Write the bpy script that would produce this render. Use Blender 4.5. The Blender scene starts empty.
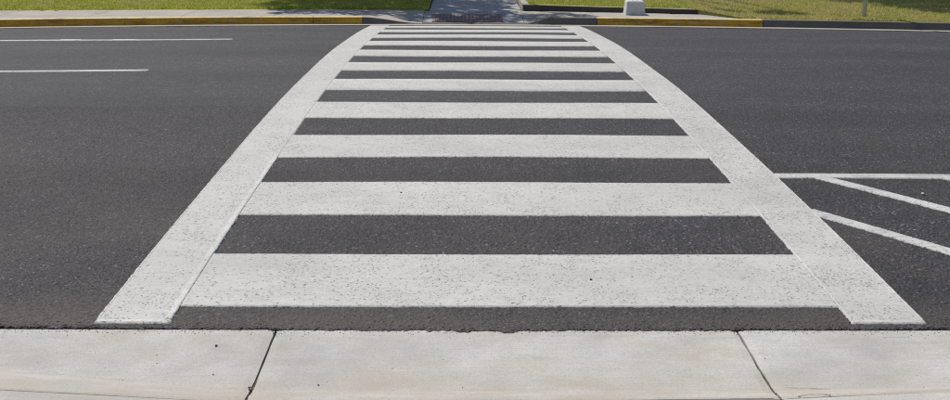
import bpy, bmesh, math, random
import numpy as np
from mathutils import Matrix, Vector

random.seed(7)
rng = np.random.default_rng(11)
scene = bpy.context.scene
col = scene.collection

# ------------------------------------------------------------------ camera
cam_data = bpy.data.cameras.new('camera')
cam_data.sensor_width = 36.0
cam_data.lens = 36.0 * 1057.04 / 950.0
cam_data.clip_start = 0.05
cam_data.clip_end = 2000.0
cam = bpy.data.objects.new('camera', cam_data)
col.objects.link(cam)
cam.matrix_world = (Matrix.Translation((-0.2045, -3.9124, 1.5609))
                    @ Matrix.Rotation(-0.0124, 4, 'Z')
                    @ Matrix.Rotation(math.pi / 2 - 0.2540, 4, 'X')
                    @ Matrix.Rotation(0.0059, 4, 'Z'))
scene.camera = cam

# ------------------------------------------------------------------ sky, sun, exposure
SUN_EL = math.radians(57.0)
SUN_AZ = math.radians(34.0)          # to the left of straight ahead
to_sun = Vector((-math.sin(SUN_AZ) * math.cos(SUN_EL), math.cos(SUN_AZ) * math.cos(SUN_EL), math.sin(SUN_EL)))
world = bpy.data.worlds.new('World')
scene.world = world
world.use_nodes = True
wn = world.node_tree.nodes
sky = wn.new('ShaderNodeTexSky')
sky.sky_type = 'NISHITA'
sky.sun_disc = False
sky.sun_elevation = SUN_EL
sky.sun_rotation = -SUN_AZ
world.node_tree.links.new(sky.outputs[0], wn['Background'].inputs[0])
wn['Background'].inputs[1].default_value = 0.082
sun_data = bpy.data.lights.new('sun', 'SUN')
sun_data.energy = 4.1
sun_data.angle = math.radians(0.53)
sun_data.color = (1.0, 0.95, 0.875)
sun = bpy.data.objects.new('sun', sun_data)
col.objects.link(sun)
sun.rotation_euler = (-to_sun).to_track_quat('-Z', 'Y').to_euler()
sun.location = (0, 0, 30)
scene.view_settings.view_transform = 'Standard'
scene.view_settings.look = 'None'
scene.view_settings.gamma = 1.0
scene.view_settings.use_curve_mapping = False
scene.view_settings.exposure = -0.07
scene.cycles.use_denoising = False      # keep the fine grain of road and concrete
scene.cycles.filter_width = 1.15


# ------------------------------------------------------------------ material helpers
class Nodes:
    def __init__(self, name):
        self.mat = bpy.data.materials.new(name)
        self.mat.use_nodes = True
        self.t = self.mat.node_tree
        self.n = self.t.nodes
        self.b = self.n['Principled BSDF']
        self.pos = self.n.new('ShaderNodeNewGeometry').outputs['Position']

    def set(self, sock, v):
        if isinstance(v, bpy.types.NodeSocket):
            self.t.links.new(v, sock)
        elif isinstance(v, (tuple, list)) and len(v) == 3 and sock.type == 'RGBA':
            sock.default_value = (*v, 1)
        else:
            sock.default_value = v

    def scaled(self, sx, sy, sz=1.0, off=(0, 0, 0)):
        m = self.n.new('ShaderNodeMapping')
        self.set(m.inputs['Vector'], self.pos)
        m.inputs['Scale'].default_value = (sx, sy, sz)
        m.inputs['Location'].default_value = off
        return m.outputs[0]

    def noise(self, scale, detail=3.0, rough=0.55, vec=None):
        x = self.n.new('ShaderNodeTexNoise')
        self.set(x.inputs['Vector'], vec if vec is not None else self.pos)
        x.inputs['Scale'].default_value = scale
        x.inputs['Detail'].default_value = detail
        x.inputs['Roughness'].default_value = rough
        return x.outputs['Fac']

    def voronoi(self, scale, vec=None, feature='F1', rnd=1.0):
        x = self.n.new('ShaderNodeTexVoronoi')
        x.feature = feature
        self.set(x.inputs['Vector'], vec if vec is not None else self.pos)
        x.inputs['Scale'].default_value = scale
        x.inputs['Randomness'].default_value = rnd
        return x.outputs['Distance'], (x.outputs['Color'] if 'Color' in x.outputs else None)

    def math(self, op, a, b=0.0, c=0.0, clamp=False):
        x = self.n.new('ShaderNodeMath')
        x.operation = op
        x.use_clamp = clamp
        self.set(x.inputs[0], a)
        self.set(x.inputs[1], b)
        self.set(x.inputs[2], c)
        return x.outputs[0]

    def maprange(self, v, a, b, c=0.0, d=1.0):
        x = self.n.new('ShaderNodeMapRange')
        self.set(x.inputs['Value'], v)
        for k, w in (('From Min', a), ('From Max', b), ('To Min', c), ('To Max', d)):
            self.set(x.inputs[k], w)
        return x.outputs[0]

    def mix(self, f, a, b, blend='MIX'):
        x = self.n.new('ShaderNodeMix')
        x.data_type = 'RGBA'
        x.blend_type = blend
        self.set(x.inputs[0], f)
        self.set(x.inputs[6], a)
        self.set(x.inputs[7], b)
        return x.outputs[2]

    def ramp(self, f, stops):
        x = self.n.new('ShaderNodeValToRGB')
        e = x.color_ramp.elements
        while len(e) < len(stops):
            e.new(0.5)
        for el, (p, c) in zip(e, stops):
            el.position = p
            el.color = (*c, 1) if len(c) == 3 else c
        self.set(x.inputs[0], f)
        return x.outputs[0]

    def xyz(self, vec=None):
        x = self.n.new('ShaderNodeSeparateXYZ')
        self.set(x.inputs[0], vec if vec is not None else self.pos)
        return x.outputs

    def bump(self, h, strength, dist, normal=None):
        x = self.n.new('ShaderNodeBump')
        x.inputs['Strength'].default_value = strength
        x.inputs['Distance'].default_value = dist
        self.set(x.inputs['Height'], h)
        if normal is not None:
            self.set(x.inputs['Normal'], normal)
        return x.outputs[0]

    def out(self, color, rough=0.8, normal=None, spec=0.4, metal=0.0):
        self.set(self.b.inputs['Base Color'], color)
        self.set(self.b.inputs['Roughness'], rough)
        self.set(self.b.inputs['Specular IOR Level'], spec)
        self.set(self.b.inputs['Metallic'], metal)
        if normal is not None:
            self.set(self.b.inputs['Normal'], normal)
        return self.mat


def grey(v, t=(1, 1, 1)):
    return (v * t[0], v * t[1], v * t[2])


def mat_asphalt():
    k = Nodes('asphalt')
    d1, c1 = k.voronoi(85)
    d2, c2 = k.voronoi(210)
    r1 = k.xyz(c1)[0]
    r2 = k.xyz(c2)[1]
    cool = (1.0, 0.965, 1.045)
    stones = k.ramp(r1, [(0.0, grey(.028, cool)), (.35, grey(.05, cool)), (.68, grey(.072, cool)), (.84, grey(.12, cool)), (.95, grey(.21, cool)), (1.0, grey(.42, cool))])
    fine = k.ramp(r2, [(0.0, grey(.02, cool)), (.5, grey(.052, cool)), (.85, grey(.088, cool)), (1.0, grey(.17, cool))])
    c = k.mix(0.45, stones, fine)
    grit = k.noise(130, 2, .75)
    c = k.mix(1.0, c, k.ramp(grit, [(.30, (.28, .28, .28)), (.48, (.82, .82, .82)), (.60, (1.4, 1.4, 1.4)), (.72, (2.7, 2.68, 2.65))]), 'MULTIPLY')
    # binder between stones
    gap = k.maprange(d1, .35, .75)
    c = k.mix(k.math('MULTIPLY', gap, .45), c, grey(.022, cool))
    # mottling of the mat: patches, wheel-track polish along the road, seams
    n1 = k.noise(.7, 4, .6, k.scaled(.45, 1.4))
    n2 = k.noise(7, 4, .65)
    c = k.mix(1.0, c, k.ramp(n1, [(.28, (.72, .72, .73)), (.52, (1, 1, 1)), (.72, (1.27, 1.25, 1.22))]), 'MULTIPLY')
    c = k.mix(1.0, c, k.ramp(n2, [(.25, (.78, .78, .78)), (.5, (.93, .93, .93)), (.78, (1.12, 1.11, 1.09))]), 'MULTIPLY')
    xx, yy, zz = k.xyz()
    w = k.math('SINE', k.math('MULTIPLY', k.math('ADD', yy, k.math('MULTIPLY', n1, .5)), 3.3))
    c = k.mix(k.maprange(w, .0, 1.0, 0, .27), c, grey(.030, cool))
    # warm dust near the gutter and between the bars
    dust = k.math('MULTIPLY', k.maprange(k.noise(1.3, 4, .6), .42, .7), k.maprange(yy, 4.5, .0, .0, .38))
    c = k.mix(dust, c, (.125, .115, .10))
    c = k.mix(k.math('MULTIPLY', k.maprange(yy, .42, .02, 0, .5), k.maprange(grit, .35, .65, .3, 1)), c, (.19, .178, .16))
    h = k.math('SUBTRACT', k.math('MULTIPLY', k.math('SUBTRACT', 1.0, d1), .8), k.math('MULTIPLY', d2, .35))
    nrm = k.bump(k.math('ADD', h, grit), .7, .005)
    c = k.mix(1.0, c, (.79, .775, .785), 'MULTIPLY')
    return k.out(c, k.maprange(r1, 0, 1, .66, .88), nrm, .35)


def mat_paint(name, pit=0.5, tint=(.57, .565, .535), scuff=0.0):
    k = Nodes(name)
    xx, yy, zz = k.xyz()
    n1 = k.noise(2.2, 5, .6)
    n2 = k.noise(1.0, 5, .65, k.scaled(3.0, 46))
    n3 = k.noise(34, 3, .6)
    c = k.mix(k.maprange(n1, .3, .72), tint, grey(.52, (1, .99, .95)))
    c = k.mix(k.maprange(n2, .5, .78, 0, .45), c, grey(.40, (1, .99, .95)))
    c = k.mix(k.maprange(n3, .46, .8, 0, .5), c, grey(.34, (1, .98, .93)))
    # pores where the aggregate shows through: denser in worn patches
    d, cc = k.voronoi(105)
    rr = k.xyz(cc)
    worn = k.math('MULTIPLY', k.maprange(k.noise(4.5, 4, .65), .38, .72), pit)
    rad = k.math('MULTIPLY', k.maprange(rr[0], k.math('SUBTRACT', .90, k.math('MULTIPLY', worn, .70)), 1.0), .66)
    pores = k.maprange(k.math('SUBTRACT', rad, d), -.02, .14)
    d2, cc2 = k.voronoi(190)
    fr = k.maprange(k.xyz(cc2)[0], .66, 1.0, 0, .8)
    c = k.mix(k.math('MULTIPLY', fr, k.math('ADD', .30, worn), clamp=True), c, grey(.17, (1, .97, .92)))
    c = k.mix(k.math('MULTIPLY', pores, .78), c, grey(.10, (1, .97, .93)))
    # rubber drag marks along the traffic direction
    tyre = k.maprange(k.noise(1.0, 4, .7, k.scaled(1.2, 30, 1, (4, 9, 0))), .60, .80, 0, .3)
    c = k.mix(tyre, c, grey(.25))
    c = k.mix(k.maprange(k.noise(.9, 4, .6, k.scaled(.7, 1.6, 1, (2, 5, 0))), .46, .70, 0, .42), c, grey(.37, (1, .985, .95)))
    if scuff:
        sc = k.maprange(k.noise(1.0, 5, .75, k.scaled(3, 40, 1, (1, 3, 0))), .52, .68, 0, scuff)
        c = k.mix(sc, c, grey(.10))
    h = k.math('SUBTRACT', k.math('MULTIPLY', k.math('SUBTRACT', 1, d), .35), pores)
    return k.out(c, .72, k.bump(h, .5, .0025), .35)


def mat_concrete(name, base=.46, tone=(1, .985, .945), streak=1.0, stain=0.0, dark=(.30, .27, .225)):
    k = Nodes(name)
    xx, yy, zz = k.xyz()
    n1 = k.noise(1.7, 5, .62)
    n2 = k.noise(1.0, 4, .6, k.scaled(4.0, 110))
    n3 = k.noise(1.0, 5, .65, k.scaled(1.3, 11))
    n4 = k.noise(160, 2, .6)
    c = k.ramp(n1, [(.28, grey(base * .72, tone)), (.5, grey(base * .97, tone)), (.74, grey(base * 1.16, tone))])
    c = k.mix(k.maprange(n2, .42, .72, 0, .34 * streak), c, grey(base * .70, tone))
    c = k.mix(k.maprange(n3, .50, .78, 0, .45 * streak), c, grey(base * 1.18, (1, 1, .985)))
    c = k.mix(k.maprange(n4, .46, .76, 0, .55), c, grey(base * .58, tone))
    bl = k.noise(2.6, 5, .66, k.scaled(1, 1.6, 1, (3.7, 1.9, 0)))
    c = k.mix(k.maprange(bl, .46, .70, 0, .7), c, grey(base * .86, (.97, .86, .72)))
    c = k.mix(k.maprange(k.noise(7, 5, .7, k.scaled(.6, 1.5)), .52, .72, 0, .45), c, grey(base * .66, tone))
    if stain:
        m = k.math('MULTIPLY', k.maprange(yy, -.30, -.52), k.maprange(k.noise(3.5, 4, .6, k.scaled(1, 4)), .35, .65, .25, 1))
        c = k.mix(k.math('MULTIPLY', m, stain), c, grey(base * .80, (1, .88, .74)))
    d, cc = k.voronoi(58)
    pore = k.math('MULTIPLY', k.maprange(k.xyz(cc)[0], .90, .97), k.maprange(d, .22, .08))
    c = k.mix(k.math('MULTIPLY', pore, .7), c, grey(.13, (1, .93, .85)))
    d2, cc2 = k.voronoi(260)
    c = k.mix(k.maprange(k.xyz(cc2)[1], .62, 1.0, 0, .42), c, dark)
    h = k.math('ADD', k.math('MULTIPLY', n2, .7), k.math('MULTIPLY', n4, .6))
    h = k.math('SUBTRACT', h, pore)
    return k.out(c, .88, k.bump(h, .42, .0022), .25)


def mat_curb_paint(name, a, b):
    k = Nodes(name)
    n1 = k.noise(3.0, 5, .65, k.scaled(1, 1, 3))
    n2 = k.noise(22, 4, .6)
    c = k.mix(k.maprange(n1, .35, .7), a, b)
    c = k.mix(k.maprange(n2, .52, .75, 0, .6), c, (.20, .12, .05))
    c = k.mix(k.maprange(k.noise(9, 4, .7), .57, .68, 0, .75), c, (.42, .38, .30))
    c = k.mix(k.maprange(k.noise(1.0, 4, .7, k.scaled(2.2, 1, 14)), .52, .70, 0, .75), c, (.085, .06, .04))
    return k.out(c, .7, k.bump(n2, .4, .004), .3)


def mat_plain(name, c1, c2, scale=8, rough=.85, bump=.4, dist=.01, spec=.3, metal=0):
    k = Nodes(name)
    n = k.noise(scale, 5, .62)
    return k.out(k.mix(k.maprange(n, .32, .7), c1, c2), rough, k.bump(n, bump, dist), spec, metal)


def mat_lawn(name, soil=False):
    k = Nodes(name)
    xx, yy, zz = k.xyz()
    n1 = k.noise(1.1, 4, .6)
    n2 = k.noise(5.5, 4, .65)
    n3 = k.noise(45, 2, .6)
    green = k.mix(k.maprange(n2, .3, .7), (.25, .33, .05), (.60, .58, .12))
    dry_side = k.maprange(xx, 2.0, 4.5, .0, .34)
    dry = k.maprange(k.math('ADD', n1, k.math('MULTIPLY', n2, .35)), k.math('SUBTRACT', .74, dry_side), .92)
    c = k.mix(dry, green, (.58, .47, .26))
    c = k.mix(k.maprange(n3, .35, .7, 0, .5), c, (.60, .56, .18))
    if soil:
        c = k.mix(.62, c, (.055, .065, .018))
    return k.out(c, .75, None if not soil else k.bump(n3, .6, .02), .25)


def thin(mat, share):
    t = mat.node_tree
    b = t.nodes['Principled BSDF']
    tr = t.nodes.new('ShaderNodeBsdfTranslucent')
    mx = t.nodes.new('ShaderNodeMixShader')
    src = b.inputs['Base Color'].links[0].from_socket
    t.links.new(src, tr.inputs['Color'])
    mx.inputs[0].default_value = share
    t.links.new(b.outputs[0], mx.inputs[1])
    t.links.new(tr.outputs[0], mx.inputs[2])
    t.links.new(mx.outputs[0], t.nodes['Material Output'].inputs['Surface'])
    return mat


def mat_leaf(name, a, b):
    k = Nodes(name)
    n = k.noise(2.5, 3, .6)
    k.out(k.mix(k.maprange(n, .3, .7), a, b), .6, None, .3)
    return k.mat


ASPHALT = mat_asphalt()
PAINT = mat_paint('worn_road_paint', .62)
PAINT_HEAVY = mat_paint('pitted_road_paint', .95, (.58, .575, .54))
PAINT_CLEAN = mat_paint('fresh_road_paint', .06, (.70, .69, .65))
PAINT_LANE = mat_paint('lane_line_paint', .6, (.63, .63, .62), .7)
CONC_NEAR = mat_concrete('broomed_gutter_concrete', .535, (1, .985, .935), 1.0, .8)
CONC_PALE = mat_concrete('pale_ramp_concrete', .52, (1, .98, .92), .5, 0)
CONC_FAR = mat_concrete('sidewalk_concrete', .44, (1, .92, .82), .4, 0)
CONC_PATH = mat_concrete('path_concrete', .42, (.97, .98, 1), .4, 0)
CONC_CURB = mat_concrete('bare_shaded_curb_concrete', .15, (1, .96, .92), .4, 0)  # tree shade and backlight on the unpainted stones put into a dark base
CONC_EDGE_SHADED = mat_concrete('stained_shaded_edging_concrete', .085, (1, .93, .80), .3, 0, (.06, .055, .03))  # stains plus the backlit front's shade, both put into the dark brown
CONC_PIER = mat_concrete('pier_concrete', .72, (.99, .995, 1.0), .2, 0)
YELLOW = mat_curb_paint('grimy_shaded_yellow_curb_paint', (.66, .38, .04), (.48, .26, .03))  # grime plus the shade on the curb face, darkened into the colour
YELLOW_TOP = mat_curb_paint('sunlit_top_yellow_curb_paint', (.72, .56, .24), (.62, .47, .18))  # sunlight on the curb top painted in as a paler yellow
SOIL = mat_plain('joint_dirt', (.07, .05, .035), (.14, .105, .07), 30)
TAR = mat_plain('dark_crack_fill', (.03, .027, .023), (.07, .06, .05), 40)
RED_PAD = mat_plain('red_warning_tile', (.20, .125, .12), (.26, .17, .165), 14, .7)
LAWN_BASE = mat_lawn('lawn_ground', True)
LAWN_BLADE = thin(mat_lawn('lawn_blade', False), .5)
BARK = mat_plain('bark', (.07, .05, .035), (.15, .115, .085), 12, .95, .9, .03)
LEAF = thin(mat_leaf('tree_leaf', (.045, .085, .016), (.09, .14, .03)), .3)
STEEL = mat_plain('galvanised_steel', (.58, .59, .60), (.70, .71, .72), 20, .6, .1, .002, .4, .0)
STONE = mat_plain('dark_pebble', (.06, .055, .05), (.13, .12, .105), 60)
CHIP = mat_plain('pale_chip', (.55, .54, .50), (.68, .66, .62), 60)
DRYLEAF = mat_plain('dry_leaf', (.20, .115, .045), (.34, .21, .09), 40)


# ------------------------------------------------------------------ object helpers
def tag(o, label=None, cat=None, group=None, kind=None):
    if label:
        o['label'] = label
    if cat:
        o['category'] = cat
    if group:
        o['group'] = group
    if kind:
        o['kind'] = kind
    return o


def link(name, me, mat, parent=None):
    if mat is not None and not me.materials:
        me.materials.append(mat)
    o = bpy.data.objects.new(name, me)
    col.objects.link(o)
    if parent is not None:
        o.parent = parent
        o.matrix_parent_inverse = Matrix.Translation(parent.location).inverted()
    return o


def empty(name, loc=(0, 0, 0)):
    o = bpy.data.objects.new(name, None)
    o.empty_display_size = .2
    o.location = loc
    col.objects.link(o)
    return o


def mesh(name, verts, faces, mat=None, parent=None, smooth=False):
    me = bpy.data.meshes.new(name)
    me.from_pydata([tuple(v) for v in verts], [], faces)
    me.update()
    if smooth:
        me.polygons.foreach_set('use_smooth', [True] * len(me.polygons))
    return link(name, me, mat, parent)


def from_bm(name, bm, mat, parent=None, smooth=False):
    bmesh.ops.recalc_face_normals(bm, faces=bm.faces)
    me = bpy.data.meshes.new(name)
    bm.to_mesh(me)
    bm.free()
    if smooth:
        me.polygons.foreach_set('use_smooth', [True] * len(me.polygons))
    return link(name, me, mat, parent)


def jit(n, amp, smooth=3, seed=None):
    r = np.random.default_rng(seed if seed is not None else random.randrange(10 ** 6))
    a = r.normal(0, 1, n + smooth * 2)
    ker = np.ones(smooth) / smooth
    a = np.convolve(a, ker, 'same')[smooth:smooth + n]
    return a * amp


# ------------------------------------------------------------------ road surface: crowned, very gently curved in plan
ROAD_W = 13.3


def crown(t):
    s = np.clip(np.asarray(t, float) / 13.2, 0, 1)
    return s * (1 - s) * (.7026 + .3681 * s - .4362 * s * s)


def bend(x):
    a = np.abs(np.asarray(x, float))
    return np.where(a < 8, a * a, 64 + 64 * (1 - np.exp(-np.maximum(a - 8, 0) / 4)))


def warp(x, t):
    x = np.asarray(x, float)
    c = np.where(x < 0, .0160, .0125)
    return -c * np.clip((np.asarray(t, float) - 2.3) / 11.0, 0, 1) ** .6 * bend(x)


def undulate(x, t):
    return .004 * np.sin(x * .9 + 1.3) * np.sin(t * .7) + .002 * np.sin(x * 2.3 - t * 1.7)


def road_pt(x, t, dz=0.0):
    x = np.asarray(x, float)
    t = np.asarray(t, float)
    edge = np.clip(t / .5, 0, 1)
    return np.stack([x + 0 * t, t + warp(x, t), crown(t) + undulate(x, t) * edge + dz], -1)


def grid_faces(nx, ny):
    return [(j * nx + i, j * nx + i + 1, (j + 1) * nx + i + 1, (j + 1) * nx + i) for j in range(ny - 1) for i in range(nx - 1)]


# big ground sheet out to the horizon
tag(mesh('ground', [(-900, -900, -.16), (900, -900, -.16), (900, 900, -.16), (-900, 900, -.16)], [(0, 1, 2, 3)], LAWN_BASE), kind='structure')

# road sheet; its near lip is ragged and turns down onto the concrete gutter
def fast_mesh(name, V, F, mat, parent=None):
    """V (n, 3) array, F (m, 4) array of quads"""
    me = bpy.data.meshes.new(name)
    me.vertices.add(len(V))
    me.vertices.foreach_set('co', np.ascontiguousarray(V, np.float32).reshape(-1))
    k = F.shape[1]
    me.loops.add(F.size)
    me.loops.foreach_set('vertex_index', np.ascontiguousarray(F, np.int32).reshape(-1))
    me.polygons.add(len(F))
    me.polygons.foreach_set('loop_start', np.arange(0, F.size, k, dtype=np.int32))
    me.polygons.foreach_set('loop_total', np.full(len(F), k, np.int32))
    me.update()
    return link(name, me, mat, parent)


def grid_quads(nx, ny, off=0):
    j, i = np.meshgrid(np.arange(ny - 1), np.arange(nx - 1), indexing='ij')
    a = (j * nx + i).reshape(-1)
    return np.stack([a, a + 1, a + nx + 1, a + nx], -1) + off


def road_grid(xs, ts, rough):
    X, T = np.meshgrid(xs, ts)
    P = road_pt(X, T)
    if rough:
        h = rng.uniform(0, 1, X.shape) ** 1.3 * rough
        h[0] = h[-1] = .002
        h[:, 0] = h[:, -1] = .002
        P[..., 2] -= h
        P[..., 0] += rng.normal(0, .0012, X.shape) * (np.abs(X) < abs(xs[0]) - .01)
    return P


NEAR_X, NEAR_T = 3.9, 4.4
rows = [0.0]
while rows[-1] < NEAR_T - .004:
    rows.append(rows[-1] + .0062 + .0022 * rows[-1])
rows = np.array(rows) * (NEAR_T / rows[-1])
cols = np.linspace(-NEAR_X, NEAR_X, 1180)
fine = road_grid(cols, rows, .0062)
lip = jit(len(cols), .0045, 2, 5) + jit(len(cols), .012, 25, 6) + .040
lip = lip - .024 * np.exp(-((cols + .02) / .033) ** 4) - .010 * np.exp(-((cols + .20) / .035) ** 4) - .008 * np.exp(-((cols + .33) / .012) ** 4)
lip = lip + .028 * np.clip(np.abs(cols) / 1.9, 0, 1.3) ** 2
fade = np.clip(1 - rows / .16, 0, 1)[:, None]
fine[..., 1] = rows[:, None] * (1 - fade) + (lip[None, :] + rows[:, None] * .55) * fade + rng.normal(0, .0012, fine.shape[:2]) * (rows[:, None] < NEAR_T - .05) + warp(cols[None, :], rows[:, None])
fine[..., 2] -= .0015 * np.clip(1 - rows / .02, 0, 1)[:, None]
skirt = fine[:1].copy()
skirt[..., 2] = -.05
V = [np.concatenate([skirt, fine]).reshape(-1, 3)]
F = [grid_quads(len(cols), len(rows) + 1)]
off = len(V[0])
for xa, ta, rg in ((np.linspace(-9.5, 9.5, 480), np.linspace(NEAR_T, ROAD_W, 300), .0035),
                   (np.linspace(-9.5, -NEAR_X, 60), np.linspace(0, NEAR_T, 40), 0), (np.linspace(NEAR_X, 9.5, 60), np.linspace(0, NEAR_T, 40), 0),
                   (np.linspace(-80, -9.5, 60), np.linspace(0, ROAD_W, 40), 0), (np.linspace(9.5, 80, 60), np.linspace(0, ROAD_W, 40), 0)):
    G = road_grid(xa, ta, rg)
    if ta[0] == 0 and rg == 0:
        G[0, :, 1] += .07
    V.append(G.reshape(-1, 3))
    F.append(grid_quads(len(xa), len(ta), off))
    off += len(V[-1])
tag(fast_mesh('road', np.concatenate(V), np.concatenate(F), ASPHALT), kind='structure')


# ------------------------------------------------------------------ painted markings (thermoplastic, a few mm thick, ragged edges)
def marking(name, x0, x1, t0, t1, mat, parent=None, dz=.0035, along='x', n=None, amp=.0014, skew=None, rough=.0016, slope=.006):
    """A strip lying on the road; its long edges run along x or along t."""
    L = (x1 - x0) if along == 'x' else (t1 - t0)
    W = (t1 - t0) if along == 'x' else (x1 - x0)
    near = min(t0, t1) < 4.0 if skew is None else True
    n = n or max(12, int(L / (.009 if near else .035)))
    m = max(4, int(W / .009)) if near else 5
    u = np.linspace(0, 1, n)
    if along == 't' and near and L > 3:
        u = u ** 1.25
    ja, jb = jit(n, amp, 2) + jit(n, amp * 1.2, 9), jit(n, amp, 2) + jit(n, amp * 1.2, 9)
    ja2, jb2 = jit(m, amp, 2), jit(m, amp, 2)
    vs = []
    for j in range(m):
        v = j / (m - 1)
        if along == 'x':
            xx = x0 + (x1 - x0) * u
            xx[0] += ja2[j]
            xx[-1] += jb2[j]
            tt = t0 + (t1 - t0) * v + ja * (1 - v) + jb * v
        else:
            tt = t0 + (t1 - t0) * u
            tt[0] += ja2[j]
            tt[-1] += jb2[j]
            xx = x0 + (x1 - x0) * v + ja * (1 - v) + jb * v
        if skew is not None:
            xx, tt = skew(xx, tt)
        q = road_pt(xx, tt, dz)
        if near and 0 < j < m - 1:
            q[1:-1, 2] -= rng.uniform(0, 1, n - 2) ** 2.2 * rough
        vs.append(q)
    V = np.concatenate(vs)
    ring = list(range(n)) + [j * n + n - 1 for j in range(1, m)] + [(m - 1) * n + i for i in range(n - 2, -1, -1)] + [j * n for j in range(m - 2, 0, -1)]
    low = V[ring] - np.array([0, 0, dz + .004])
    nb = np.roll(low, -1, 0) - np.roll(low, 1, 0)
    nb[:, 2] = 0
    nb /= np.maximum(np.linalg.norm(nb, axis=1), 1e-6)[:, None]
    outw = np.stack([nb[:, 1], -nb[:, 0], 0 * nb[:, 0]], -1)
    ctr = V.mean(0)
    if ((low - ctr) * outw).sum() < 0:
        outw = -outw
    low = low + outw * slope
    faces = grid_quads(n, m)
    b, k = len(V), len(ring)
    ring = np.array(ring)
    side = np.stack([ring, b + np.arange(k), b + (np.arange(k) + 1) % k, np.roll(ring, -1)], -1)
    if along != 'x':
        faces, side = faces[:, ::-1], side[:, ::-1]
    return fast_mesh(name, np.concatenate([V, low]), np.concatenate([faces, side]), mat, parent)


cw = empty('crosswalk', (0, .1, 0))
tag(cw, 'white ladder crosswalk with thick bars between two side lines across the asphalt', 'crosswalk')
STEP, T0, HALF, LINE = .61, .27, 1.385, .296
for i in range(11):
    ta = T0 + STEP * 2 * i
    g = .002 * i                                   # far bars were sprayed a little wider
    marking('stripe', -HALF + .004, HALF - .003, ta - g, ta + STEP + g, PAINT, cw, .0032)
left = marking('edge_line', -HALF - LINE, -HALF, .098, ROAD_W - .06, PAINT, cw, .0046, 't')
right = marking('edge_line', HALF, HALF + LINE, .104, ROAD_W - .06, PAINT_HEAVY, cw, .0046, 't')
# cleaner overlapped borders of the thermoplastic on the side lines
marking('border_strip', -HALF - .026, -HALF + .003, .125, 2.75, PAINT_CLEAN, left, .0056, 't', amp=.0012, rough=.0004, slope=.001)
marking('border_strip', -HALF - LINE + .004, -HALF - .030, .100, .116, PAINT_CLEAN, left, .0052, amp=.0012, rough=.0004, slope=.007)
marking('border_strip', -HALF - LINE - .002, -HALF - LINE + .005, .13, 6.0, PAINT_CLEAN, left, .0056, 't', amp=.0012, rough=.0004, slope=.001)
marking('border_strip', HALF - .001, HALF + .005, .125, 6.0, PAINT_CLEAN, right, .0056, 't', amp=.0012, rough=.0004, slope=.001)
marking('border_strip', HALF + .010, HALF + LINE - .012, .106, .117, PAINT_CLEAN, right, .0052, amp=.0012, rough=.0004, slope=.007)
marking('border_strip', HALF + LINE - .004, HALF + LINE + .002, .13, 6.0, PAINT_CLEAN, right, .0056, 't', amp=.0012, rough=.0004, slope=.001)

o = marking('lane_line', -6.9, -3.225, 6.29, 6.375, PAINT_LANE, None, .004, amp=.002)
tag(o, 'broader dashed white lane line nearer the camera, left of the crosswalk', 'lane line', 'dashed lane lines left of the crosswalk')
o = marking('lane_line', -7.6, -3.15, 9.725, 9.845, PAINT_LANE, None, .004, amp=.004)
tag(o, 'thin dashed white lane line nearer the yellow curb, left of the crosswalk', 'lane line', 'dashed lane lines left of the crosswalk')
for (x0, x1) in ((-5.25, -5.02), (-4.62, -4.32)):
    marking('touch_up', x0, x1, 9.705, 9.865, PAINT_CLEAN, o, .0062)
o = marking('shoulder_line', HALF + LINE + .012, 9.5, 2.235, 2.325, PAINT_LANE, None, .004)
tag(o, 'solid white line running right from the crosswalk, above the diagonal hatching', 'lane line')


def diagonal(xa, ta, xb, tb, w):
    d = Vector((xb - xa, tb - ta))
    L = d.length
    d.normalize()
    n = Vector((-d.y, d.x))

    def sk(x, t):
        return xa + d.x * x + n.x * t, ta + d.y * x + n.y * t
    return marking('hatch_line', 0, L, -w / 2, w / 2, PAINT_LANE, None, .0050, n=180, skew=sk)


hd = Vector((.47, -.607)).normalized()
labels = ['white diagonal hatch line starting at the crosswalk side line, right of the bars',
          'white diagonal hatch line leaving the solid line just right of the crosswalk',
          'white diagonal hatch line beginning at the right margin of the picture']
# centre lines start on the crosswalk's side or on the solid line
for (xa, ta, L), lb in zip(((1.668, 1.572, 1.6), (1.925, 2.272, 2.4), (2.70, 2.272, 2.4)), labels):
    o = diagonal(xa, ta, xa + hd.x * L, ta + hd.y * L, .074)
    tag(o, lb, 'hatch line', 'diagonal hatching beside the crosswalk')
o = marking('paint_remnant', 6.02, 6.16, 9.32, 9.42, PAINT_CLEAN, None, .004)
tag(o, 'short white paint mark on the asphalt near the far right margin', 'paint mark')


# ------------------------------------------------------------------ near gutter and ramp
def curb_shape(x):
    """flow line y, back edge height, for the dropped curb that rises towards both sides"""
    sl = np.clip((-1.0 - x) / .95, 0, 1.4)
    sr = np.clip((x - .93) / .95, 0, 1.4)
    flow = -.47 + .17 * np.minimum(sl, 1) + .05 * np.minimum(sr, 1)
    top = -.012 + .055 * sl + .046 * sr
    return flow, top


def back_edge(x):
    return -.597 + .030 * np.clip((x + .2) / 1.1, 0, 1)


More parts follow.
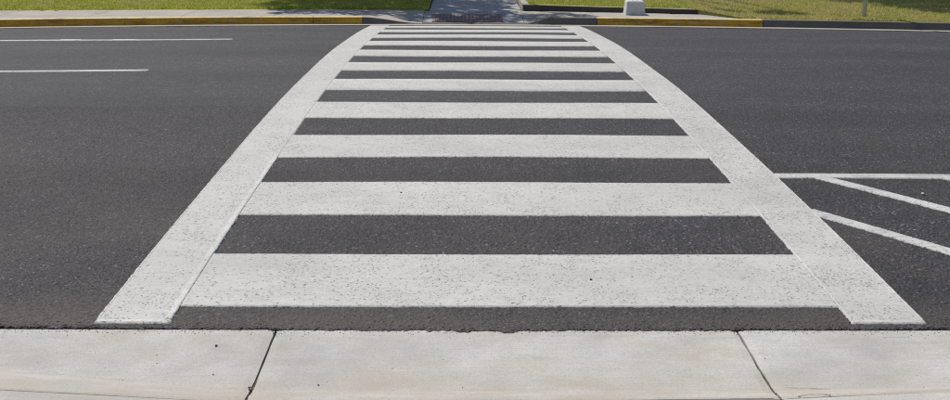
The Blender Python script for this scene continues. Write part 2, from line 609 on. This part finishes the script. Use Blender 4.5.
def gutter_slab(x0, x1, parent):
    n = max(10, int((x1 - x0) / .03))
    u = np.linspace(x0, x1, n)
    fl, tp = curb_shape(u)
    wav = jit(n, .0012, 9)
    inset = np.zeros(n)
    inset[0] = inset[-1] = .006                     # eased arrises at the joints
    rows = []
    back = back_edge(u) + .002 * np.sin(u * 3) + jit(n, .0012, 3)
    prof = [(np.full(n, .12), np.full(n, -.024)), (np.full(n, .045), np.full(n, -.0052)), (np.full(n, .0), np.full(n, -.0056)),
            (fl * .5, np.full(n, -.019) + wav), (fl + .035, np.full(n, -.027) + wav), (fl, np.full(n, -.027) + wav),
            (fl - .03, -.026 + (tp + .026) * .22), ((fl + back) / 2 - .01, -.026 + (tp + .026) * .72),
            (back + .02, tp - .001), (back + .006, tp - .002), (back, tp - .009), (back, np.full(n, -.16))]
    dense = []
    for (p0, p1) in zip(prof[:-1], prof[1:]):
        for q in range(5):
            w = q / 5
            dense.append((p0[0] * (1 - w) + p1[0] * w, p0[1] * (1 - w) + p1[1] * w))
    dense.append(prof[-1])
    prof = dense
    V = []
    e0, e1 = np.abs(jit(len(prof), .0028, 2)), np.abs(jit(len(prof), .0028, 2))
    for q, (yy, zz) in enumerate(prof):
        uu = u.copy()
        uu[0] += e0[q]
        uu[-1] -= e1[q]
        V.append(np.stack([uu, yy + 0 * u, zz - inset * .7], -1))
    V = np.concatenate(V)
    m = len(prof)
    f = grid_faces(n, m)
    f = [q[::-1] for q in f]
    # end walls down the joint
    b = len(V)
    ends = []
    for e in (0, n - 1):
        ends.append([j * n + e for j in range(m)])
    extra = []
    for e, lst in enumerate(ends):
        for i in lst:
            p = V[i].copy()
            p[2] = -.16
            extra.append(p)
    V = np.concatenate([V, np.array(extra)])
    for e, lst in enumerate(ends):
        for j in range(m - 1):
            q = (lst[j], lst[j + 1], b + e * m + j + 1, b + e * m + j)
            f.append(q if e == 0 else q[::-1])
    o = mesh('slab', V.tolist(), f, CONC_NEAR, parent)
    return o


gut = empty('near_gutter', (0, -.3, 0))
tag(gut, kind='structure')
joint_x = [-9.3, -7.2, -5.1, -3.05, -.9465, .899, 2.85, 4.9, 7.0, 9.1]
gutters = [gutter_slab(a + .0032, b - .0032, gut) for a, b in zip(joint_x[:-1], joint_x[1:])]
mesh('joint_fill', [(-9.2, -.62, -.040), (9.0, -.62, -.040), (9.0, .10, -.022), (-9.2, .10, -.022)], [(0, 1, 2, 3)], SOIL, gut)


def ribbon(name, pts, w, z, mat, parent):
    V, F = [], []
    for i, p in enumerate(pts):
        q = pts[min(i + 1, len(pts) - 1)]
        r = pts[max(i - 1, 0)]
        d = Vector((q[0] - r[0], q[1] - r[1])).normalized()
        n = Vector((-d.y, d.x)) * w * random.uniform(.4, 1.2) * .5
        V += [(p[0] + n.x, p[1] + n.y, z(p[0], p[1])), (p[0] - n.x, p[1] - n.y, z(p[0], p[1]))]
        if i:
            F.append((2 * i - 2, 2 * i - 1, 2 * i + 1, 2 * i))
    return mesh(name, V, F, mat, parent)


def gz(x, y):
    fl, tp = curb_shape(np.array([x]))
    fl, tp = float(fl[0]), float(tp[0])
    b = float(back_edge(x))
    if y > 0:
        z = -.0056
    elif y > fl * .5:
        z = np.interp(y, [fl * .5, 0], [-.019, -.0056])
    elif y > fl:
        z = np.interp(y, [fl, fl + .035, fl * .5], [-.027, -.027, -.019])
    else:
        z = np.interp(y, [b, b + .02, (fl + b) / 2 - .01, fl - .03, fl], [tp, tp - .001, -.026 + (tp + .026) * .72, -.026 + (tp + .026) * .22, -.027])
    return float(z) + .0022


arc = [(1.015 + .055 * math.cos(a) + random.uniform(-.003, .003), -.562 + .022 * math.sin(a)) for a in np.linspace(math.pi, .1, 16)]
ribbon('crack', arc, .004, gz, TAR, gutters[5])
ribbon('crack', [(.95 + .012 * i, -.447 - .001 * i + random.uniform(-.002, .002)) for i in range(14)], .0016, gz, TAR, gutters[5])
ribbon('crack', [(1.46 + .012 * i, -.02 + random.uniform(-.002, .002)) for i in range(9)], .0014, gz, TAR, gutters[5])

# sidewalk on the camera's side: a ramp with a red tactile pad between two flares, flat slabs beyond
walk = empty('near_sidewalk', (0, -1.5, 0))
tag(walk, kind='structure')


def quad_slab(name, pts, mat, parent, thick=.14, inset=.0012):
    """pts: four top corners (x, y, z) counter-clockwise"""
    bm = bmesh.new()
    c = sum((Vector(p) for p in pts), Vector()) / 4
    top = []
    for p in pts:
        v = Vector(p)
        d = (c - v)
        d.z = 0
        top.append(v + d.normalized() * inset * 1.4)
    tv = [bm.verts.new(p) for p in top]
    bv = [bm.verts.new((p.x, p.y, p.z - thick)) for p in top]
    bm.faces.new(tv)
    bm.faces.new(bv[::-1])
    for i in range(4):
        bm.faces.new((tv[i], bv[i], bv[(i + 1) % 4], tv[(i + 1) % 4]))
    bmesh.ops.recalc_face_normals(bm, faces=bm.faces)
    edges = [e for e in bm.edges if all(v in tv for v in e.verts)]
    bmesh.ops.bevel(bm, geom=edges, offset=.0035, segments=2, affect='EDGES')
    return from_bm(name, bm, mat, parent)


B, BR = -.5985, -.5685
quad_slab('slab', [(-.945, -2.0, .10), (.90, -2.0, .10), (.90, -1.215, .035), (-.945, -1.215, .035)], CONC_PALE, walk)
quad_slab('slab', [(-2.05, -2.0, .10), (-.945, -2.0, .10), (-.945, B, -.012), (-2.05, B, .050)], CONC_PALE, walk)
quad_slab('slab', [(.90, -2.0, .10), (2.05, -2.0, .10), (2.05, BR, .046), (.90, BR, -.012)], CONC_PALE, walk)
for a, b in ((-9.0, -6.7), (-6.7, -4.4), (-4.4, -2.05), (2.05, 4.3), (4.3, 6.6), (6.6, 9.0)):
    h = .045 if a < 0 else .043
    quad_slab('slab', [(a, -2.0, .10), (b, -2.0, .10), (b, B if a < 0 else BR, h), (a, B if a < 0 else BR, h)], CONC_PALE, walk)
for i in range(12):
    a = -9.0 + 1.5 * i
    quad_slab('slab', [(a, -3.5, .105), (a + 1.5, -3.5, .105), (a + 1.5, -2.0, .10), (a, -2.0, .10)], CONC_PALE, walk)
    quad_slab('slab', [(a, -5.0, .11), (a + 1.5, -5.0, .11), (a + 1.5, -3.5, .105), (a, -3.5, .105)], CONC_PALE, walk)


def tactile_pad(label, x0, x1, y0, y1, z0, z1, ny_, y_r=None):
    p = empty('tactile_pad', ((x0 + x1) / 2, (y0 + y1) / 2, (z0 + z1) / 2))
    tag(p, label, 'tactile pad', 'red tactile pads on the curb ramps')
    y_r = y1 if y_r is None else y_r
    quad_slab('tile', [(x0, y0, z0), (x1, y0, z0), (x1, y_r, z1), (x0, y1, z1)], RED_PAD, p, .05, .001)
    V, F = [], []
    pitch = .06
    nxd = int((x1 - x0) / pitch) - 1
    nyd = int(abs(y1 - y0) / pitch) - 1
    for i in range(nxd):
        for j in range(nyd):
            cx = x0 + (x1 - x0) * (i + 1) / (nxd + 1)
            fy = (j + 1) / (nyd + 1)
            cy = y0 + (y1 - y0) * fy
            cz = z0 + (z1 - z0) * fy
            b = len(V)
            for r, h in ((.0115, -.003), (.0095, .0035), (.005, .005)):
                V += [(cx + r * math.cos(a), cy + r * math.sin(a), cz + h) for a in np.linspace(0, 2 * math.pi, 9)[:-1]]
            for q in range(2):
                F += [(b + q * 8 + s, b + q * 8 + (s + 1) % 8, b + q * 8 + 8 + (s + 1) % 8, b + q * 8 + 8 + s) for s in range(8)]
            F.append(tuple(b + 16 + s for s in range(8)))
    d = mesh('domes', V, F, RED_PAD, p)
    d['kind'] = 'stuff'
    return p


tactile_pad('red tactile pad on the near curb ramp, just below the gutter slabs', -.94, .895, -1.21, -.5985, .034, -.011, 0, BR)

# ------------------------------------------------------------------ far side: gutter, curb, sidewalk, path
CURB_T = 13.56


def far_y(x, t):
    return t + float(warp(x, 13.3))


def curb_h(x):
    """curb height: dropped in front of the path"""
    l = np.clip((-.90 - x) / .95, 0, 1)
    r = np.clip((x - .82) / .42, 0, 1)
    l, r = l * l * (3 - 2 * l), r * r * (3 - 2 * r)
    return .012 + .098 * np.maximum(l, r)


n = 240
u = np.linspace(-40, 40, n)
gv = []
for tt, zz in ((ROAD_W - .03, .004), (ROAD_W + .02, .006), (CURB_T + .02, -.004)):
    gv.append(np.stack([u, tt + warp(u, 13.3), np.full(n, zz)], -1))
tag(mesh('far_gutter', np.concatenate(gv).tolist(), grid_faces(n, 3), CONC_FAR), kind='structure')

kerb = empty('far_curb', (0, CURB_T, 0))
tag(kerb, kind='structure')


def curb_stone(x0, x1, mat, label=None):
    n = max(6, int((x1 - x0) / .06))
    u = np.linspace(x0 + .004, x1 - .004, n)
    h = curb_h(u)
    y = CURB_T + warp(u, 13.3)
    wob = jit(n, .003, 5)
    prof = [(y + 0, -.06 + 0 * h), (y + .004, h * .1), (y + .022 + wob, np.maximum(h - .026, .004)), (y + .030 + wob, h - .007), (y + .046, h), (y + .155, h + .003), (y + .163, h - .004), (y + .163, h * 0 - .06)]
    V = np.concatenate([np.stack([u, a, b + 0 * u], -1) for a, b in prof])
    m = len(prof)
    F = grid_faces(n, m)
    F += [tuple(j * n for j in range(m))[::-1], tuple(j * n + n - 1 for j in range(m))]
    o = mesh('curb_stone', V.tolist(), F, mat, kerb)
    o.data.materials.append(YELLOW_TOP if mat is YELLOW else CONC_FAR)  # second, paler material paints the sunlit top
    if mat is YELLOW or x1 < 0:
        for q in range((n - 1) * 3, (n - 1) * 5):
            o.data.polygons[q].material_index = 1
    if label:
        o['label'] = label
    return o


for a, b in ((-20.2, -17.3), (-17.3, -14.4), (-14.4, -11.4), (-11.4, -8.5), (-8.5, -5.56), (-5.56, -2.64), (-2.64, -1.84)):
    curb_stone(a, b, YELLOW, 'yellow painted curb stone')
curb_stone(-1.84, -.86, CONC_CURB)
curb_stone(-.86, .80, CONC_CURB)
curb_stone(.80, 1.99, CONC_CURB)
curb_stone(1.99, 4.65, YELLOW, 'yellow painted curb stone')
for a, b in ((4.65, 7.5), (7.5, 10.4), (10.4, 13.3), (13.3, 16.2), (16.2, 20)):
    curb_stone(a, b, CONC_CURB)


def strip_slab(name, x0, x1, yf, yb, zf, zb, mat, parent, n=8):
    """a paving slab whose front and back follow curves; zf/zb heights of front and back"""
    u = np.linspace(x0 + .004, x1 - .004, n)
    ya, yc = np.array([yf(x) for x in u]), np.array([yb(x) for x in u])
    za, zc_ = np.array([zf(x) for x in u]), np.array([zb(x) for x in u])
    m = 6
    V = [np.stack([u, ya, za - .08], -1)]
    for j in range(m):
        v = j / (m - 1)
        e = .003 if j in (0, m - 1) else 0
        zz = za + (zc_ - za) * v - e
        zz[0] -= .003
        zz[-1] -= .003
        V.append(np.stack([u, ya + (yc - ya) * v, zz], -1))
    V.append(np.stack([u, yc, zc_ - .08], -1))
    V = np.concatenate(V)
    mm = m + 2
    F = grid_faces(n, mm)
    F += [tuple(j * n for j in range(mm))[::-1], tuple(j * n + n - 1 for j in range(mm))]
    return mesh(name, V.tolist(), F, mat, parent)


fw = empty('far_sidewalk', (0, 14.2, 0))
tag(fw, kind='structure')


def back_l(x):
    return 15.02 - .0107 * float(bend(x))


def front(x):
    return CURB_T + .170 + float(warp(x, 13.3))


def wall_y(x):
    return 14.85 - .175 * (x - .85)


e = -1.86
edges = [-1.86 - 1.46 * i for i in range(12)]
for a, b in zip(edges[1:], edges[:-1]):
    strip_slab('slab', a, b, front, back_l, lambda x: .107, lambda x: .122, CONC_FAR, fw)
# flared slabs each side of the ramp
strip_slab('slab', -1.86, -.87, front, back_l, lambda x: float(curb_h(x)) - .003, lambda x: .120, CONC_FAR, fw, 14)
strip_slab('slab', .81, 2.0, front, wall_y, lambda x: float(curb_h(x)) - .003, lambda x: .120, CONC_FAR, fw, 14)
strip_slab('slab', 2.0, 3.35, front, wall_y, lambda x: .107, lambda x: .120, CONC_FAR, fw)
strip_slab('slab', 3.35, 4.75, front, lambda x: max(wall_y(x), front(x) + .12), lambda x: .107, lambda x: .115, CONC_FAR, fw)
# the path going away from the ramp
path = empty('garden_path', (0, 15, 0))
tag(path, kind='structure')
RB = 14.85
strip_slab('slab', -.87, .81, front, lambda x: RB, lambda x: .012, lambda x: .112, CONC_PATH, path)
for i in range(17):
    y0 = RB + 1.5 * i
    strip_slab('slab', -.795, .83, lambda x, y=y0 + .006: y, lambda x, y=y0 + 1.5: y, lambda x, i=i: .112 + .018 * i, lambda x, i=i: .112 + .018 * (i + 1), CONC_PATH, path)
tactile_pad('red tactile pad on the far curb ramp at the end of the crosswalk', -.72, .46, 13.76, 14.50, .021, .088, 0)


# ------------------------------------------------------------------ lawns: soil sheet plus blades
def lawn_h(x, y):
    """height of the turf"""
    if x < 0:
        return .120 + .022 * max(0, y - back_l(x)) ** .8
    w = wall_y(x)
    lift = .085 * min(1, max(0, (4.4 - x) / .6))
    f = front(x)
    rise = .110 + lift + .02 * max(0, y - max(w, f + .1))
    return rise + .012 * math.sin(x * 3.1 + y) * min(1, max(0, (x - 3.6)))


def lawn_sheet(name, xs, yfront):
    V, ny = [], 30
    for j in range(ny):
        v = (j / (ny - 1)) ** 2.2
        for x in xs:
            y = yfront(x) + 26 * v
            V.append((x, y, lawn_h(x, y) + (0 if j else -.004)))
    lo = [(x, yfront(x), -.15) for x in xs]
    V = lo + V
    return tag(mesh(name, V, grid_faces(len(xs), ny + 1), LAWN_BASE), kind='structure')


def right_front(x):
    if x < 3.62:
        return wall_y(x) + .125
    k = min(1, (x - 3.62) / .8)
    k = k * k * (3 - 2 * k)
    return (wall_y(3.62) + .125) * (1 - k) + (front(x) + .005) * k if x < 4.42 else front(x) + .005


lawn_sheet('lawn_left', np.linspace(-26, -.805, 90), back_l)
lawn_sheet('lawn_right', np.linspace(.97, 26, 90), right_front)


def blades(name, n, xr, yfront, depth, hmin, hmax, label):
    xs_ = rng.uniform(xr[0], xr[1], n)
    ds = rng.uniform(0, 1, n) ** 1.15 * depth - .02
    V = np.zeros((n, 3, 3), np.float32)
    fy = np.array([yfront(x) for x in xs_])
    ys_ = fy + ds
    zs_ = np.array([lawn_h(x, max(y, f)) for x, y, f in zip(xs_, ys_, fy)])
    clump = .5 + .5 * np.sin(xs_ * 7.1 + np.sin(ys_ * 5.3) * 2) * np.sin(ys_ * 6.7 + np.sin(xs_ * 4.1) * 2)
    h = rng.uniform(hmin, hmax, n) * (.65 + .6 * clump)
    a = rng.uniform(0, math.pi, n)
    w = rng.uniform(.004, .008, n)
    dx, dy = np.cos(a) * w, np.sin(a) * w
    lean = rng.normal(0, .45, (n, 2)) * h[:, None]
    V[:, 0] = np.stack([xs_ - dx, ys_ - dy, zs_ - .004], -1)
    V[:, 1] = np.stack([xs_ + dx, ys_ + dy, zs_ - .004], -1)
    V[:, 2] = np.stack([xs_ + lean[:, 0], ys_ + lean[:, 1], zs_ + h], -1)
    me = bpy.data.meshes.new(name)
    me.vertices.add(3 * n)
    me.vertices.foreach_set('co', V.reshape(-1))
    me.loops.add(3 * n)
    me.loops.foreach_set('vertex_index', np.arange(3 * n, dtype=np.int32))
    me.polygons.add(n)
    me.polygons.foreach_set('loop_start', np.arange(0, 3 * n, 3, dtype=np.int32))
    me.polygons.foreach_set('loop_total', np.full(n, 3, np.int32))
    me.update()
    o = link(name, me, LAWN_BLADE)
    return tag(o, label, 'grass', kind='stuff')


blades('lawn_grass', 110000, (-10.5, -.81), back_l, 4.2, .018, .05, 'short mown grass left of the path behind the yellow curb')
blades('lawn_grass', 120000, (.98, 11), right_front, 4.6, .02, .055, 'patchy dry mown grass right of the path behind the low edging')

# ------------------------------------------------------------------ low concrete edging of the right lawn
wall = empty('garden_edging', (2.2, 14.3, .16))
tag(wall, 'low stained concrete edging, front coloured dark as in shade, holding back the right lawn', 'garden edging')


def edging_block(x0, x1):
    n = 10
    u = np.linspace(x0 + .003, x1 - .003, n)
    y = np.array([wall_y(x) for x in u])
    h = .118 + np.interp(u, [.85, 3.75], [.105, .075]) + jit(n, .0025, 3)
    prof = [(y, .05 + 0 * h), (y + .004, h - .012), (y + .012, h), (y + .12, h + .002), (y + .128, h - .01), (y + .128, .05 + 0 * h)]
    V = np.concatenate([np.stack([u, a, b], -1) for a, b in prof])
    m = len(prof)
    F = grid_faces(n, m) + [tuple(j * n for j in range(m))[::-1], tuple(j * n + n - 1 for j in range(m))]
    o = mesh('block', V.tolist(), F, CONC_EDGE_SHADED, wall)
    o.data.materials.append(CONC_FAR)  # paler top faces: sunlight put into the colour
    for q in range((n - 1) * 2, (n - 1) * 3):
        o.data.polygons[q].material_index = 1


for a, b in zip(np.linspace(.85, 3.8, 4)[:-1], np.linspace(.85, 3.8, 4)[1:]):
    edging_block(a, b)
# return along the path
bm = bmesh.new()
for i in range(10):
    y0 = wall_y(.9) + .126 + i * 2.4
    q = bmesh.ops.create_cube(bm, size=1)['verts']
    bmesh.ops.scale(bm, vec=(.115, 2.39, .20), verts=q)
    bmesh.ops.translate(bm, vec=(.91, y0 + 1.2, .125 + .045 * i), verts=q)
    bmesh.ops.bevel(bm, geom=[e for e in bm.edges if all(v in q for v in e.verts)], offset=.01, segments=2, affect='EDGES')
    from_bm('block', bm, CONC_FAR, wall)
    bm = bmesh.new()
bm.free()

# ------------------------------------------------------------------ concrete pier beside the edging
pier = empty('concrete_pier', (2.70, 14.24, .112))
tag(pier, 'small tapered white concrete pier on the far sidewalk against the low edging', 'concrete pier')
bm = bmesh.new()
prof = [(.165, -.03), (.162, .02), (.150, .175), (.148, .215), (.135, .232), (.06, .238)]
rings = []
for r, z in prof:
    rings.append([bm.verts.new((2.705 + sx * r, 14.24 + sy * r, .112 + z)) for sx, sy in ((-1, -1), (-.06, -1.04), (.06, -1.04), (1, -1), (1, 1), (-1, 1))])
for a, b in zip(rings[:-1], rings[1:]):
    for i in range(6):
        bm.faces.new((a[i], a[(i + 1) % 6], b[(i + 1) % 6], b[i]))
bm.faces.new(rings[-1])
from_bm('pier_body', bm, CONC_PIER, pier)
bm = bmesh.new()
for sx, sy in ((-.035, -.03), (.035, -.03), (-.035, .03), (.035, .03)):
    q = bmesh.ops.create_cone(bm, segments=8, radius1=.009, radius2=.009, depth=.03, cap_ends=True)['verts']
    bmesh.ops.translate(bm, vec=(2.705 + sx, 14.24 + sy, .112 + .25), verts=q)
    from_bm('anchor_bolt', bm, STEEL, pier)
    bm = bmesh.new()
bm.free()

# ------------------------------------------------------------------ steel post in the right lawn
post = empty('sign_post', (6.45, 13.75, .11))
tag(post, 'slender grey galvanised steel post standing in the right lawn', 'post')


def tube(name, x, y, z0, z1, r0, r1, mat, parent, seg=16):
    bm = bmesh.new()
    q = bmesh.ops.create_cone(bm, segments=seg, radius1=r0, radius2=r1, depth=z1 - z0, cap_ends=True)['verts']
    bmesh.ops.translate(bm, vec=(x, y, (z0 + z1) / 2), verts=q)
    return from_bm(name, bm, mat, parent, True)


tube('pole', 6.45, 13.75, .02, 3.0, .036, .036, STEEL, post)
tube('cap', 6.45, 13.75, 3.0, 3.02, .033, .024, STEEL, post)


# ------------------------------------------------------------------ trees whose crowns stand above the picture and shade the far side
def tree(label, x, y, clumps, leaf=.075, per=1900, trunk_r=.16, top=None):
    """clumps: (x, y, z, radius)"""
    root = empty('shade_tree', (x, y, .2))
    tag(root, label, 'tree', 'trees on the far lawns')
    bm = bmesh.new()

    def limb(p, q, r0, r1, seg=8):
        p, q = Vector(p), Vector(q)
        d = (q - p)
        a = d.to_track_quat('Z', 'Y').to_matrix()
        mid = (p + q) / 2 + Vector((random.uniform(-.1, .1), random.uniform(-.1, .1), 0)) * d.length * .5
        rs = []
        for c, r in ((p, r0), (mid, (r0 + r1) / 2), (q, r1)):
            rs.append([bm.verts.new(c + a @ Vector((r * math.cos(t), r * math.sin(t), 0))) for t in np.linspace(0, 2 * math.pi, seg + 1)[:-1]])
        for s, e_ in zip(rs[:-1], rs[1:]):
            for i in range(seg):
                bm.faces.new((s[i], s[(i + 1) % seg], e_[(i + 1) % seg], e_[i]))
        bm.faces.new(rs[-1])
    fork = (x, y, min(c[2] - c[3] for c in clumps) * .85)
    limb((x, y, .0), fork, trunk_r * 1.25, trunk_r * .8, 12)
    for c in clumps:
        limb(fork, c[:3], trunk_r * .42, .02)
    from_bm('trunk', bm, BARK, root, True)
    C, N = [], []
    for (cx, cy, cz, r) in clumps:
        nn = int(per * r * r)
        v = rng.normal(0, 1, (nn, 3))
        v /= np.linalg.norm(v, axis=1)[:, None]
        rad = rng.uniform(.25, 1, nn) ** .5 * r * (1 + .25 * np.sin(v[:, 0] * 5 + cx) * np.cos(v[:, 1] * 4 + cy))
        C.append(np.array([cx, cy, cz]) + v * rad[:, None] * np.array([1, 1, .72]))
    C = np.concatenate(C)
    nn = len(C)
    a = rng.normal(0, 1, (nn, 3)); a /= np.linalg.norm(a, axis=1)[:, None]
    b = np.cross(a, rng.normal(0, 1, (nn, 3))); b /= np.linalg.norm(b, axis=1)[:, None]
    s = rng.uniform(.6, 1.3, nn)[:, None] * leaf
    V = np.stack([C - a * s, C + b * s * .5, C + a * s, C - b * s * .5], 1).reshape(-1, 3)
    me = bpy.data.meshes.new('crown')
    me.vertices.add(4 * nn)
    me.vertices.foreach_set('co', V.astype(np.float32).reshape(-1))
    me.loops.add(4 * nn)
    me.loops.foreach_set('vertex_index', np.arange(4 * nn, dtype=np.int32))
    me.polygons.add(nn)
    me.polygons.foreach_set('loop_start', np.arange(0, 4 * nn, 4, dtype=np.int32))
    me.polygons.foreach_set('loop_total', np.full(nn, 4, np.int32))
    me.update()
    link('crown', me, LEAF, root)
    return root


K = 1 / math.tan(SUN_EL)
SX, SY = -math.sin(SUN_AZ) * K, math.cos(SUN_AZ) * K


def over(x, y, h, r):
    """a foliage clump at height h whose shade falls round (x, y)"""
    return (x + SX * h, y + SY * h, h + .15, r)


cl = [over(-2.4, 15.9, 5.5, .95), over(-1.5, 16.3, 6.2, 1.1), over(-2.9, 17.2, 5.2, 1.0), over(-.5, 16.2, 6.5, .9), over(-.2, 17.4, 6.0, 1.0),
      over(-1.6, 17.9, 6.8, 1.2), over(-2.6, 14.95, 5.8, .55), over(-1.4, 14.75, 6.0, .6), over(-.1, 15.0, 6.2, .62), over(-.9, 15.3, 5.6, .6),
      over(-3.3, 16.0, 5.0, .55), over(.45, 14.1, 6.1, .34), over(1.15, 13.95, 6.4, .36), over(-.25, 14.0, 5.9, .33), over(-1.05, 14.15, 5.7, .30),
      over(-1.9, 14.25, 5.6, .36), over(-2.9, 14.35, 5.4, .30), over(.3, 16.6, 5.6, .5), over(1.75, 14.0, 6.0, .24), over(-3.4, 18.3, 5.9, 1.1), over(.35, 15.5, 5.2, .35),
      over(-3.2, 14.9, 5.2, .42), over(-2.0, 15.0, 5.4, .5), over(-.75, 14.7, 5.5, .42), over(.3, 14.75, 5.7, .4), over(-.3, 13.98, 6.3, .22), over(.15, 14.15, 6.6, .22),
      over(-.55, 14.25, 6.0, .2), over(-3.3, 14.2, 5.1, .2), over(-2.4, 14.3, 5.0, .24), over(.3, 15.9, 6.0, .45), over(-3.5, 17.2, 5.4, .6), over(-3.6, 15.5, 5.3, .35), over(.85, 14.3, 6.2, .25), over(1.5, 14.35, 6.5, .2), over(.1, 13.92, 6.0, .2), over(-.5, 13.95, 6.4, .2)]
tree('leafy shade tree rising behind the left lawn beside the path', -3.3, 20.2, cl)
cl = [over(8.6, 16.3, 5.4, .9), over(7.9, 17.0, 6.0, .9), over(9.6, 15.6, 5.8, .9), over(7.2, 17.6, 5.5, .6), over(9.8, 17.0, 6.4, 1.1), over(8.2, 18.4, 6.5, 1.2),
      over(10.6, 14.6, 6.0, .7), over(8.9, 14.6, 5.6, .5), over(8.5, 15.3, 5.5, .6), over(8.2, 14.7, 5.3, .4), over(7.9, 15.6, 5.7, .5)]
tree('leafy shade tree rising behind the right end of the right lawn', 6.2, 20.6, cl)
cl = [over(4.45, 14.75, 7.2, .28), over(5.15, 14.6, 7.4, .36), over(5.55, 14.3, 7.0, .2), over(3.2, 18.6, 7.0, .8), over(4.2, 19.6, 7.6, 1.0), over(2.8, 20.0, 7.2, .9)]
tree('leafy shade tree rising behind the right lawn beyond the concrete pier', 2.0, 22.4, cl)
cl = [over(-4.6, 18.2, 2.2, .55), over(-4.1, 17.9, 2.5, .4), over(-5.0, 19.0, 2.4, .6)]
tree('young leafy tree rising behind the left lawn', -6.0, 20.0, cl, trunk_r=.06)


# ------------------------------------------------------------------ small things lying about
def pebble(name, x, y, z, s, mat, label, cat, group, flat=.6):
    bm = bmesh.new()
    bmesh.ops.create_icosphere(bm, subdivisions=2, radius=s)
    for v in bm.verts:
        v.co *= random.uniform(.8, 1.15)
        v.co.z *= flat
        v.co.x *= 1.3
    bmesh.ops.rotate(bm, cent=(0, 0, 0), matrix=Matrix.Rotation(random.uniform(0, 3), 3, 'Z'), verts=bm.verts)
    o = from_bm(name, bm, mat)
    o.location = (x, y, z + s * flat * .4)
    return tag(o, label, cat, group)


G = 'small stones on the gutter and road'
pebble('pebble', -1.150, -.105, gz(-1.15, -.105), .0052, STONE, 'dark pebble on the left gutter slab, nearer the asphalt', 'pebble', G)
pebble('pebble', -1.108, -.345, gz(-1.108, -.345), .003, STONE, 'small dark pebble on the left gutter slab, nearer the curb lip', 'pebble', G, .4)
pebble('pebble', -.955, -.455, gz(-.955, -.455), .006, STONE, 'dark pebble lodged at the left gutter joint', 'pebble', G, .5)
pebble('pebble', -.715, -.43, gz(-.715, -.43), .0028, STONE, 'tiny dark pebble on the middle gutter slab', 'pebble', G)


def on_road(x, t, dz=.004):
    p = road_pt(np.array([x]), np.array([t]), dz)[0]
    return float(p[0]), float(p[1]), float(p[2])


x, y, z = on_road(.37, .56)
pebble('pebble', x, y, z, .006, STONE, 'dark pebble on the nearest white crosswalk bar', 'pebble', G, .5)
x, y, z = on_road(-.55, 1.88)
pebble('pebble', x, y, z, .006, STONE, 'dark pebble on the second white crosswalk bar', 'pebble', G, .5)
x, y, z = on_road(2.42, 1.90)
pebble('pebble', x, y, z, .009, CHIP, 'pale stone chip on the asphalt between the hatch lines', 'pebble', G, .5)

for (x, y, lb) in ((-7.35, 14.35, 'brown fallen leaf on the far sidewalk, the one farther left'), (-7.1, 14.32, 'brown fallen leaf on the far sidewalk, the one farther right')):
    V = [(-.05, 0, .012), (-.02, .03, .004), (.03, .026, .010), (.06, 0, .02), (.03, -.026, .006), (-.02, -.03, .012), (0, 0, .002)]
    o = mesh('fallen_leaf', V, [(0, 6, 1), (1, 6, 2), (2, 6, 3), (3, 6, 4), (4, 6, 5), (5, 6, 0)], DRYLEAF)
    o.location = (x, y, .118)
    o.rotation_euler.z = random.uniform(0, 3)
    tag(o, lb, 'leaf', 'fallen leaves on the far sidewalk')

# loose grit swept against the lip of the asphalt
V, F = [], []
for i in range(900):
    x = random.uniform(-2.3, 2.3)
    yy = .045 - abs(random.gauss(0, .022)) if random.random() < .96 else random.uniform(-.5, .03)
    sz = random.uniform(.001, .0027)
    z = gz(x, yy) - .002
    b = len(V)
    for k_ in range(5):
        a = k_ * 2 * math.pi / 5 + random.random()
        V.append((x + sz * math.cos(a), yy + sz * math.sin(a), z))
    V.append((x + random.uniform(-.3, .3) * sz, yy, z + sz * 1.2))
    F += [(b + k_, b + (k_ + 1) % 5, b + 5) for k_ in range(5)]
tag(mesh('loose_grit', V, F, STONE), 'fine dark grit scattered along the edge of the asphalt', 'grit', kind='stuff')
